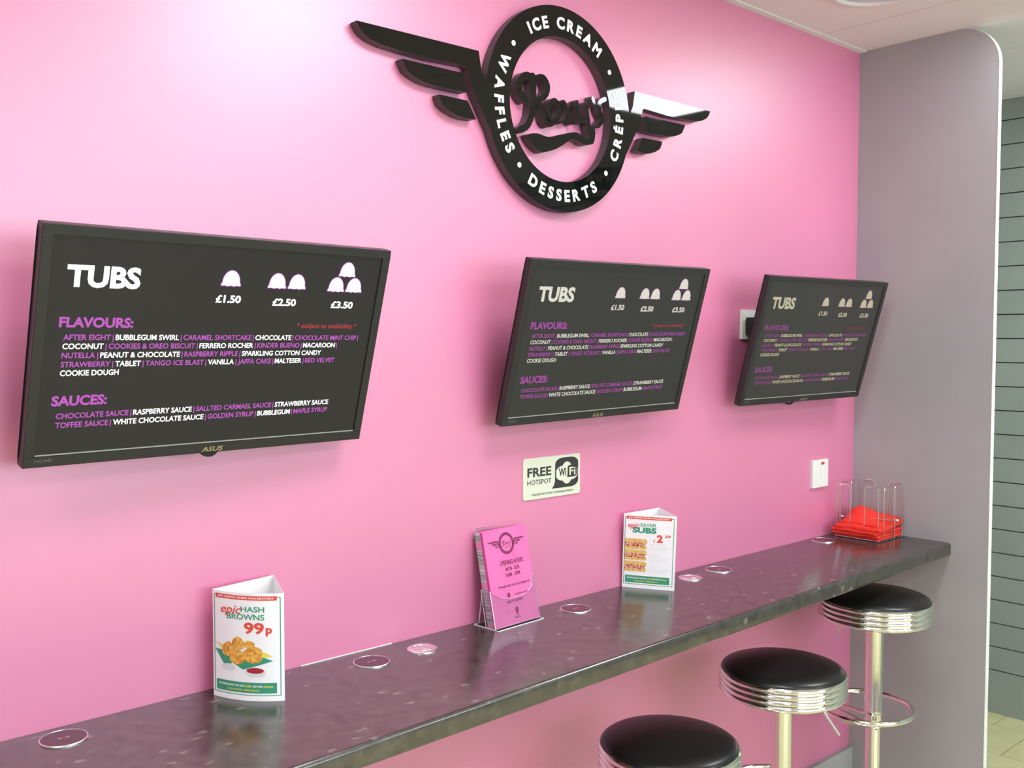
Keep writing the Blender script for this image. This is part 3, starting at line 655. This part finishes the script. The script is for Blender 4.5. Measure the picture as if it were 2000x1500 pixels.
def patch(bm, F, pts, off, k=28):
    # flat print laid on the curved panel: the outline is cut into narrow strips that follow the curve
    def clip(P, s, keep_hi):
        out = []
        for i in range(len(P)):
            a, b_ = P[i-1], P[i]; ia, ib = (a[0] >= s) == keep_hi, (b_[0] >= s) == keep_hi
            if ia != ib: t_ = (s-a[0])/(b_[0]-a[0]); out.append((s, a[1]+(b_[1]-a[1])*t_))
            if ib: out.append(b_)
        return out
    for i in range(k):
        q = clip(clip(list(pts), i/k, True), (i+1)/k, False)
        if len(q) > 2: bm.faces.new([bm.verts.new(F(a, c, off)) for a, c in q])
def tx(F, lay): return lambda x, z: F(x, z, .0002*lay)
def common(fp, F, foot1='DOWNLOAD THE SUB', foot2='CARD', foot3='APP FOR', foot4='Freebies'):
    g = bmesh.new(); fr(g, F, .022, .962, .050, .966, .012); strip(g, F, .055, .905, .074, .172, 2); obj('printed_green', g, M_green, fp)
    r = bmesh.new(); strip(r, F, .052, .915, .935, .975, 2); obj('printed_banner', r, M_red, fp)
    d = {'w': bmesh.new(), 'y': bmesh.new()}
    line_text(d, [('ANY', 'w'), ('SUBWAY', 'w'), ('SAVERS', 'w'), ('AVAILABLE', 'w'), ('DAILY', 'w')], .085, .875, .947, .017, tx(F, 3), 0.03, 0.45)
    d2 = {'w': bmesh.new(), 'y': bmesh.new(), 'z': bmesh.new()}; line_text(d2, [(foot1, 'w'), (foot2, 'y'), (foot3, 'w'), (foot4, 'y')], .095, .855, .128, .020, tx(F, 3), 0.03, 0.4)
    line_text(d2, [('500 POINTS = FREE SNACK', 'z')], .230, .680, .092, .016, tx(F, 3), 0.025)
    obj('banner_lettering', d['w'], M_wprint, fp)
    for k_, m_ in (('w', M_wprint), ('y', M_yel), ('z', M_yel)): obj('footer_lettering', d2[k_], m_, fp)
# card 1: hash browns
t, fp, F = card('white three-sided card advertising hash browns for 99p', (-2.3585, -.0341), (-2.338, -.113), (-2.2769, -.1465), (-2.224, -.012), .196, (0, 0))
common(fp, F)
r = {'r': bmesh.new(), 'g': bmesh.new()}
line_text(r, [('epic', 'r')], .130, .425, .805, .078, tx(F, 4), 0.012, shear=0.35)
line_text(r, [('HASH', 'g')], .425, .750, .826, .050, tx(F, 2), 0.02); line_text(r, [('BROWNS', 'g')], .225, .750, .752, .054, tx(F, 2), 0.02)
line_text(r, [('99', 'r')], .470, .745, .625, .104, tx(F, 2), 0.035); line_text(r, [('p', 'r')], .765, .850, .628, .078, tx(F, 2), 0.04)
obj('red_lettering', r['r'], M_red, fp); obj('green_lettering', r['g'], M_green, fp)
g = bmesh.new(); patch(g, F, ((.035, .455), (.200, .295), (.300, .345), (.450, .290), (.86, .375), (.62, .440), (.30, .45)), .0004); obj('printed_leaf', g, M_green, fp)
g = bmesh.new(); patch(g, F, ((.040, .520), (.165, .450), (.180, .495)), .0006); patch(g, F, ((.62, .500), (.86, .415), (.70, .405), (.60, .430)), .0006); obj('printed_wrapper', g, M_yel, fp)
g = bmesh.new(); blob(g, F, .240, .300, .105, .032, 3, wob=.02); blob(g, F, .625, .272, .140, .043, 5); obj('printed_dish', g, M_dish, fp)
for s, h, a, b_, ro in ((.240, .465, .092, .068, .2), (.385, .530, .088, .060, -.25), (.540, .528, .078, .032, .12), (.370, .402, .112, .070, -.1), (.590, .430, .140, .078, .1)):
    g = bmesh.new(); blob(g, F, s, h, a, b_, 4+ro, ro*.3, 26, .05); obj('printed_hash_brown', g, M_hash, fp)
g = bmesh.new(); blob(g, F, .622, .285, .118, .027, 6); obj('printed_sauce', g, M_sauce, fp)
# card 2: saver subs
t, fp, F = card('white three-sided card advertising saver subs for 2.59', (-1.2059, -.0070), (-1.1760, -.0700), (-1.1406, -.1285), (-1.0680, -.0120), .1965, (-.006, -.012))
common(fp, F)
r = {'r': bmesh.new(), 'g': bmesh.new(), 'x': bmesh.new()}
line_text(r, [('epic', 'r')], .085, .295, .820, .070, tx(F, 4), 0.008, shear=0.35)
line_text(r, [('SAVER', 'g')], .315, .625, .840, .046, tx(F, 2), 0.012); line_text(r, [('SUBS', 'g')], .170, .630, .752, .078, tx(F, 2), 0.05)
line_text(r, [('\u00a3', 'r')], .575, .610, .640, .036, tx(F, 2), 0.035); line_text(r, [('2', 'r')], .640, .755, .636, .104, tx(F, 2), 0.05); line_text(r, [('.59', 'r')], .780, .900, .704, .038, tx(F, 2), 0.035)
for h0, ttl in ((.600, 'SMOKY BACON SUB'), (.448, 'BEEF SUB'), (.300, 'TURKEY SUB')):
    line_text(r, [(ttl, 'x')], .500, .80 if h0 > .5 else .68, h0, .011, tx(F, 2), 0.0)
    for j in range(3): line_text(r, [(('salad and sauce on soft bread', 'with a choice of filling', 'made to order every day')[j], 'x')], .500, .90-.05*j, h0-.030-.022*j, .008, tx(F, 2), 0.0)
obj('red_lettering', r['r'], M_red, fp); obj('green_lettering', r['g'], M_green, fp); obj('small_print', r['x'], M_gprint, fp)
for h in (.600, .450, .295):
    for nm, m_, hh, rh, lay, ss in (('printed_bun', M_bun, h+.036, .036, 3, .205), ('printed_bun', M_bun, h-.040, .028, 3, .200), ('printed_filling', M_fill, h-.004, .030, 5, .185)):
        g = bmesh.new(); pts = [(.036, hh-rh), (.036, hh+rh)]+[(.036+ss*1.9+ (.035*math.sin(a)), hh+rh*math.cos(a)) for a in [PI*i/8 for i in range(9)]]
        patch(g, F, pts, .0002*lay); obj(nm, g, m_, fp)

# ================================================================ LEAFLETS IN AN ACRYLIC HOLDER
LX, LY = -1.711, -.0790; yaw = .055
LW, LH = .1410, .2090; LEAN = .215
hold = thing('leaflet_holder', 'clear acrylic leaflet holder on the counter under the WiFi sign', 'leaflet holder', (LX, LY, ZC), (0, 0, yaw))
def acr(name, bm, parent):
    me = mesh(bm, name); me.materials.append(M_acryl); me.materials.append(M_acedge)
    for p in me.polygons:
        vs_ = [me.vertices[i].co for i in p.vertices]
        if len(vs_) == 4 and min((vs_[i]-vs_[(i+1) % 4]).length for i in range(4)) < .0022: p.material_index = 1
    o = bpy.data.objects.new(name, me); COL.objects.link(o); o.parent = parent; return o
def leafbox(bm, x0, x1, y0, y1, z0, z1):
    """slab leaning back: y shifts with z"""
    v = [bm.verts.new((x, y+z*LEAN, z)) for x in (x0, x1) for y in (y0, y1) for z in (z0, z1)]
    for f in ((0, 1, 3, 2), (4, 6, 7, 5), (0, 4, 5, 1), (2, 3, 7, 6), (0, 2, 6, 4), (1, 5, 7, 3)): bm.faces.new([v[i] for i in f])
bm = bmesh.new(); box(bm, -.004, LW+.004, -.0125, .0680, .0003, .0023); acr('base_plate', bm, hold)
bm = bmesh.new(); leafbox(bm, .008, LW-.040, .0285, .0305, .0025, .2200); acr('back_plate', bm, hold)
bm = bmesh.new()
pk = [(-.002, .003), (LW+.002, .003), (LW+.002, .100), (LW-.006, .100), (LW-.008, .078), (LW-.020, .070)]+[(LW*.5+LW*.36*math.cos(a), .070-.010*math.sin(a)) for a in [PI*i/8 for i in range(9)]]+[(.008, .075), (-.002, .084)]
prism(bm, pk, -.0035, -.0018, lambda x, y, z: (x, y+z*LEAN, z)); acr('front_pocket', bm, hold)
for xx in (-.0035, LW+.0022):
    bm = bmesh.new(); leafbox(bm, xx, xx+.0014, -.0018, .0284, .0025, .0840); acr('side_plate', bm, hold)
for xx in (.010, LW-.012):
    bm = bmesh.new(); prism(bm, [(.0655, .0024), (.0672, .0024), (.0530, .096), (.0515, .096)], xx, xx+.0014, lambda a, x, z: (x, a, z)); acr('rear_strut', bm, hold)
me_lf = None
def leaf(y0, th, m_, label, h=LH, dx=0.0):
    bm = bmesh.new(); leafbox(bm, 0, LW, 0, th, 0, h); me = mesh(bm, 'leaflet')
    me.materials.append(m_)
    o = bpy.data.objects.new('leaflet', me); COL.objects.link(o)
    a = Vector((dx, y0+.0026*LEAN, 0)); a.rotate(Matrix.Rotation(yaw, 3, 'Z')); o.location = (LX+a.x, LY+a.y, ZC+.0027); o.rotation_euler = (0, 0, yaw)
    return tag(o, label, 'leaflet', 'leaflets in the acrylic holder')
front = leaf(-.0016, .0010, M_leafpink, 'front pink leaflet with winged logo and opening hours in the acrylic holder')
leaf(-.0003, .0022, M_leafpink, 'pale pink leaflet directly behind the front leaflet in the holder', LH+.002)
leaf(.0022, .0030, M_leafmag, 'deep magenta leaflet edge between pink leaflets in the holder', LH+.001)
leaf(.0055, .0020, M_leafpink, 'pink leaflet between the magenta one and the grey-edged ones', LH+.003)
y = .0078
for i in range(16):
    leaf(y, .0010, M_leafedge, 'thin leaflet with a silvery grey speckled edge, packed at the back of the holder', LH-.002+random.uniform(-.001, .001), random.uniform(-.0006, .0006)); y += .00115
fl = lambda x, z: (x, z*LEAN-.0004, z)
d = {'k': bmesh.new()}
for body, x0, x1, z0, c in (('OPENING HOURS', .040, .116, .1315, .0105), ('MON - SUN', .056, .100, .1180, .0085), ('10AM - 10PM', .054, .100, .1050, .0085), ('TO MAKE SURE YOU DONT MISS OUT', .024, .128, .0830, .0050), ('LIKE US ON FACEBOOK', .075, .122, .0620, .0035), ('@ROXYSDESSERTS', .046, .098, .0480, .0055), ('ROXYS', .064, .082, .0120, .0040)):
    line_text(d, [(body, 'k')], x0, x1, z0, c, fl, 0.022)
for a in ((.050, .058, .0605, .0700),): d['k'].faces.new([d['k'].verts.new(fl(*p)) for p in ((a[0], a[2]), (a[1], a[2]), (a[1], a[3]), (a[0], a[3]))])
obj('lettering', d['k'], M_leafink, front)
bm = bmesh.new(); cx_, cz_, k = .0700, .1790, .1010
fk = lambda x, y, z: (cx_+x*k, (cz_+z*k)*LEAN+(-.0004 if y < 0 else -.0001), cz_+z*k)
N = 48; vv = [[bm.verts.new(fk(r*math.cos(2*PI*i/N), -1, r*math.sin(2*PI*i/N))) for i in range(N)] for r in (RO, RI*1.04)]
for i in range(N): bm.faces.new((vv[0][i], vv[0][(i+1) % N], vv[1][(i+1) % N], vv[1][i]))
for s in (-1, 1):
    for pts in (F1, F2, F3): bm.faces.new([bm.verts.new(fk(s*a, -1, b_)) for a, b_ in pts])
for pts, w_ in (([(-.098, .062), (-.0965, 0), (-.139, -.0665)], .014), ([(-.124, .006), (-.1395, .022), (-.118, .0615), (-.100, .058)], .012), ([(-.097, .040), (-.0640, .0655), (-.0520, .033), (-.0850, .0105), (-.057, -.034), (-.023, -.02)], .012), ([(-.02, .019), (-.04, -.01), (-.01, -.02), (0, .017), (.03, -.024)], .010), ([(.03, .024), (.0, -.02)], .010), ([(.045, .027), (.059, -.015), (.082, .027), (.10, -.048), (.05, -.07), (-.06, -.1)], .012), ([(.15, .05), (.13, .03), (.144, 0), (.127, -.019)], .011)):
    P = smooth_path([(a, b_, 0) for a, b_ in pts], 5)
    for p, q in zip(P, P[1:]):
        tt = (q-p).normalized(); nn = Vector((-tt.y, tt.x, 0))*w_/2; bm.faces.new([bm.verts.new(fk(v_.x, -1, v_.y)) for v_ in (p+nn, q+nn, q-nn, p-nn)])
obj('printed_logo', bm, M_leafink, front)
bm = bmesh.new()
bm.faces.new([bm.verts.new(fl(.0730+.0055*math.cos(a), .0300+.0070*math.sin(a))) for a in [2*PI*i/16 for i in range(16)]])
bm.faces.new([bm.verts.new(fl(*p)) for p in ((.0695, .0235), (.0765, .0235), (.0730, .0170))]); obj('printed_icon', bm, M_leafink, front)

# ================================================================ NAPKIN HOLDER
NX0, NX1, NY0, NY1 = -.172, -.010, -.190, -.036
t = thing('napkin_holder', 'chrome wire napkin holder in the corner of the counter', 'napkin holder', ((NX0+NX1)/2, (NY0+NY1)/2, ZC))
hx, hy = (NX1-NX0)/2, (NY1-NY0)/2; RW = .0016; TOPZ = .176
def loop(p, q):
    p, q = Vector(p), Vector(q); d = (q-p).normalized(); r = .010
    pts = [p+Vector((0, 0, .0018)), p+Vector((0, 0, TOPZ-r))]+[p+d*(r-r*math.cos(a))+Vector((0, 0, TOPZ-r+r*math.sin(a))) for a in (PI/6, PI/3, PI/2)]
    pts += [q-d*(r-r*math.cos(a))+Vector((0, 0, TOPZ-r+r*math.sin(a))) for a in (PI/2, PI/3, PI/6)]+[q+Vector((0, 0, TOPZ-r)), q+Vector((0, 0, .0018))]
    bm = bmesh.new(); tube(bm, pts, RW, 8); obj('wire_loop', bm, M_wire, t, smooth=True)
for s in (-1, 1):
    loop((s*hx, hy-.004, 0), (s*hx, hy-.050, 0)); loop((s*hx, -hy+.054, 0), (s*hx, -hy+.006, 0))
    loop((-hx+.026, s*hy, 0), (-hx+.074, s*hy, 0)); loop((hx-.066, s*hy, 0), (hx-.014, s*hy, 0))
bm = bmesh.new(); tube(bm, smooth_path([(-hx, -hy, .0035), (hx, -hy, .0035), (hx, hy, .0035), (-hx, hy, .0035)], 1, True), .0017, 8, True)
tube(bm, [(-hx, 0, .0035), (hx, 0, .0035)], .0016, 8); tube(bm, [(0, -hy, .0035), (0, hy, .0035)], .0016, 8); obj('base_wire', bm, M_wire, t, smooth=True)
bm = bmesh.new(); tube(bm, [(-.034, hy+.004, .0600), (.012, -hy-.008, .0625)], .0020, 8); obj('weight_bar', bm, M_wire, t, smooth=True)
for p, r in (((-.0345, hy+.005, .0600), .0048), ((.0125, -hy-.010, .0625), .0060)):
    bm = bmesh.new(); lathe(bm, [(r*math.sin(PI*i/10), -r*math.cos(PI*i/10)) for i in range(11)], 16, *p); obj('ball_end', bm, M_wire, t, smooth=True)
# napkins: folded red squares, softly buckled
def napkin(z, th, lab, rot, dx, dy, sx=.160, sy=.150, rise=0.0, seed=0, peak=(0, 0), tiltx=0.0, edge=1.0):
    K = 22; bm = bmesh.new(); rows = []
    for side in (1, 0):
        G = []
        for i in range(K+1):
            L = []
            for j in range(K+1):
                u, v_ = i/K-.5, j/K-.5; x, y_ = u*sx, v_*sy
                e = max(abs(u), abs(v_))*2; e2 = max(0, 1-e**6)
                wv = .0022*math.sin(9*u+seed)*math.cos(7*v_+seed*1.7)+.0012*math.sin(15*v_+seed*2)*u*2
                hgt = rise*math.exp(-(((x-peak[0])/.040)**2+((y_-peak[1])/.055)**2))+tiltx*max(0, u)*sx
                zz = max(.0, wv*edge*(z > .006))+hgt+(th*(0.80+.20*e2) if side else th*.12*(1-e2))
                L.append(bm.verts.new((x, y_, zz)))
            G.append(L)
        rows.append(G)
    for k, G in enumerate(rows):
        for i in range(K):
            for j in range(K):
                q = (G[i][j], G[i+1][j], G[i+1][j+1], G[i][j+1]); bm.faces.new(q if k == 0 else q[::-1])
    T_, D_ = rows
    for j in range(K):
        bm.faces.new((T_[0][j], T_[0][j+1], D_[0][j+1], D_[0][j])); bm.faces.new((T_[K][j+1], T_[K][j], D_[K][j], D_[K][j+1]))
        bm.faces.new((T_[j+1][0], T_[j][0], D_[j][0], D_[j+1][0])); bm.faces.new((T_[j][K], T_[j+1][K], D_[j+1][K], D_[j][K]))
    o = obj('napkin', bm, M_napkin, None, smooth=True); o.location = ((NX0+NX1)/2+dx, (NY0+NY1)/2+dy, ZC+z); o.rotation_euler = (0, 0, rot)
    return tag(o, lab, 'napkin', 'red paper napkins in the wire holder')
napkin(.0056, .0100, 'bottom red folded napkin of the pile in the wire holder', 0, -.006, 0, .160, .150, seed=1)
napkin(.0150, .0100, 'second red napkin from the bottom of the pile', .02, -.010, .004, .174, .156, seed=1.2)
napkin(.0245, .0100, 'third red napkin up the pile, its edge buckled to the left', -.02, -.012, .004, .180, .156, seed=1.4, edge=1.6)
napkin(.0340, .0095, 'upper red napkin of the pile with a raised middle', .03, -.006, .000, .176, .154, rise=.020, seed=1.6, peak=(.012, .040), tiltx=.16, edge=1.2)
napkin(.0430, .0080, 'topmost red napkin humped up at the back of the wire holder', -.04, .008, .006, .138, .130, rise=.040, seed=1.8, peak=(.008, .034), tiltx=.24)

# ================================================================ BAR STOOLS
M_seatring = M_chrome
def make_stool(label, loc, rot, la):
    x, y, zt = loc
    t = thing('bar_stool', label, 'bar stool', (x, y, 0), (0, 0, rot), 'chrome bar stools at the counter')
    Rs = .1625
    bm = bmesh.new(); lathe(bm, [(0, zt+.024), (.05, zt+.0232), (.09, zt+.0200), (.122, zt+.0162), (.140, zt+.0125), (.149, zt+.0090), (.1545, zt+.0050), (.1572, zt+.0005), (.1578, zt-.004), (.156, zt-.010), (0, zt-.010)], 96); obj('cushion', bm, M_vinyl, t, smooth=True)
    for k in range(4):
        z1 = zt-.0005-.0148*k; z0 = z1-.0146
        bm = bmesh.new(); pr_ = [(.150, z0), (.1575, z0)]+[(.1575+(.005)*math.sin(PI*i/8), z0+(z1-z0)*i/8) for i in range(1, 8)]+[(.1575, z1), (.150, z1)]
        lathe(bm, pr_+[pr_[0]], 96); obj('rim_band', bm, M_chrome, t, smooth=True)
    bm = bmesh.new(); lathe(bm, [(0, zt-.055), (.152, zt-.055), (.156, zt-.0600), (.146, zt-.0630), (0, zt-.0630)], 64); obj('seat_pan', bm, M_chrome, t, smooth=True)
    bm = bmesh.new(); lathe(bm, [(.045, zt-.0631), (.045, zt-.075), (.030, zt-.085), (.0255, zt-.088), (.0255, zt-.335), (.0262, zt-.337), (.0262, zt-.341), (0, zt-.341)], 32); obj('upper_pole', bm, M_chrome, t, smooth=True)
    bm = bmesh.new(); lathe(bm, [(0, zt-.342), (.0245, zt-.342), (.0270, zt-.345), (.0245, zt-.349), (.0245, zt-.378), (.0280, zt-.385), (.0240, zt-.391), (0, zt-.391)], 32); obj('collar', bm, M_chrome, t, smooth=True)
    bm = bmesh.new(); lathe(bm, [(.0215, zt-.3911), (.0215, .070), (.030, .050), (.060, .030), (.130, .016), (.195, .009), (.200, .003), (.198, 0.0005), (0, 0.0005)], 64); obj('pole_and_base', bm, M_chrome, t, smooth=True)
    zr = zt-.365; ox, oy, r = .070, .066, .142
    bm = bmesh.new(); tube(bm, [(ox+r*math.cos(2*PI*i/64), oy+r*math.sin(2*PI*i/64), zr) for i in range(64)], .0085, 12, True); obj('foot_ring', bm, M_chrome, t, smooth=True)
    a = 2.05; px, py = ox+r*math.cos(a), oy+r*math.sin(a)
    for k, (sx_, sy_, sz) in enumerate(((-.012, .016, zr+.014), (-.014, .010, zr-.018))):
        bm = bmesh.new(); tube(bm, [(sx_, sy_, sz), (px*.55, py*.60, (sz+zr)/2+.004), (px, py, zr)], .0055, 10); obj('brace', bm, M_chrome, t, smooth=True)
    bm = bmesh.new(); tube(bm, smooth_path([(q*math.cos(la), q*math.sin(la), zt+zz) for q, zz in ((.03, -.074), (.085, -.074), (.105, -.082), (.118, -.100), (.150, -.140))], 5), .0040, 10); obj('height_lever', bm, M_chrome, t, smooth=True)
    return t
make_stool('bar stool at the far end, part under the counter by the grey partition', (-.3950, -.2930, .7825), 0.0, 1.3)
make_stool('bar stool in the middle of the three, with its height lever showing', (-.9273, -.3175, .6955), 0.0, -1.38)
make_stool('lowest and nearest bar stool, its seat cut by the bottom of the picture', (-1.3969, -.3206, .6302), 0.0, 1.5)

# fire exit sign hanging from the ceiling behind the camera side (mirrored in the glossy ring)
t = thing('exit_sign', 'dark green hanging Fire exit sign', 'sign', (0.78, -2.02, 2.515), (0, 0, -2.40))
obj('board', B(-.10, .10, -.004, .004, -.215, -.035), M_exit, t)
d = {'k': bmesh.new(), 'q': bmesh.new()}; line_text(d, [('Fire', 'k')], -.085, .035, -.110, .050, lambda x, z: (x, -.0046, z), 0.01); line_text(d, [('exit', 'q')], -.085, .035, -.190, .050, lambda x, z: (x, -.0046, z), 0.01)
obj('lettering', d['k'], M_wprint, t); obj('lettering', d['q'], M_wprint, t)
bm = bmesh.new(); tube(bm, [(-.09, 0, -.036), (-.09, 0, .008)], .0025, 8); tube(bm, [(.09, 0, -.036), (.09, 0, .008)], .0025, 8); obj('hanger', bm, M_dark, t)
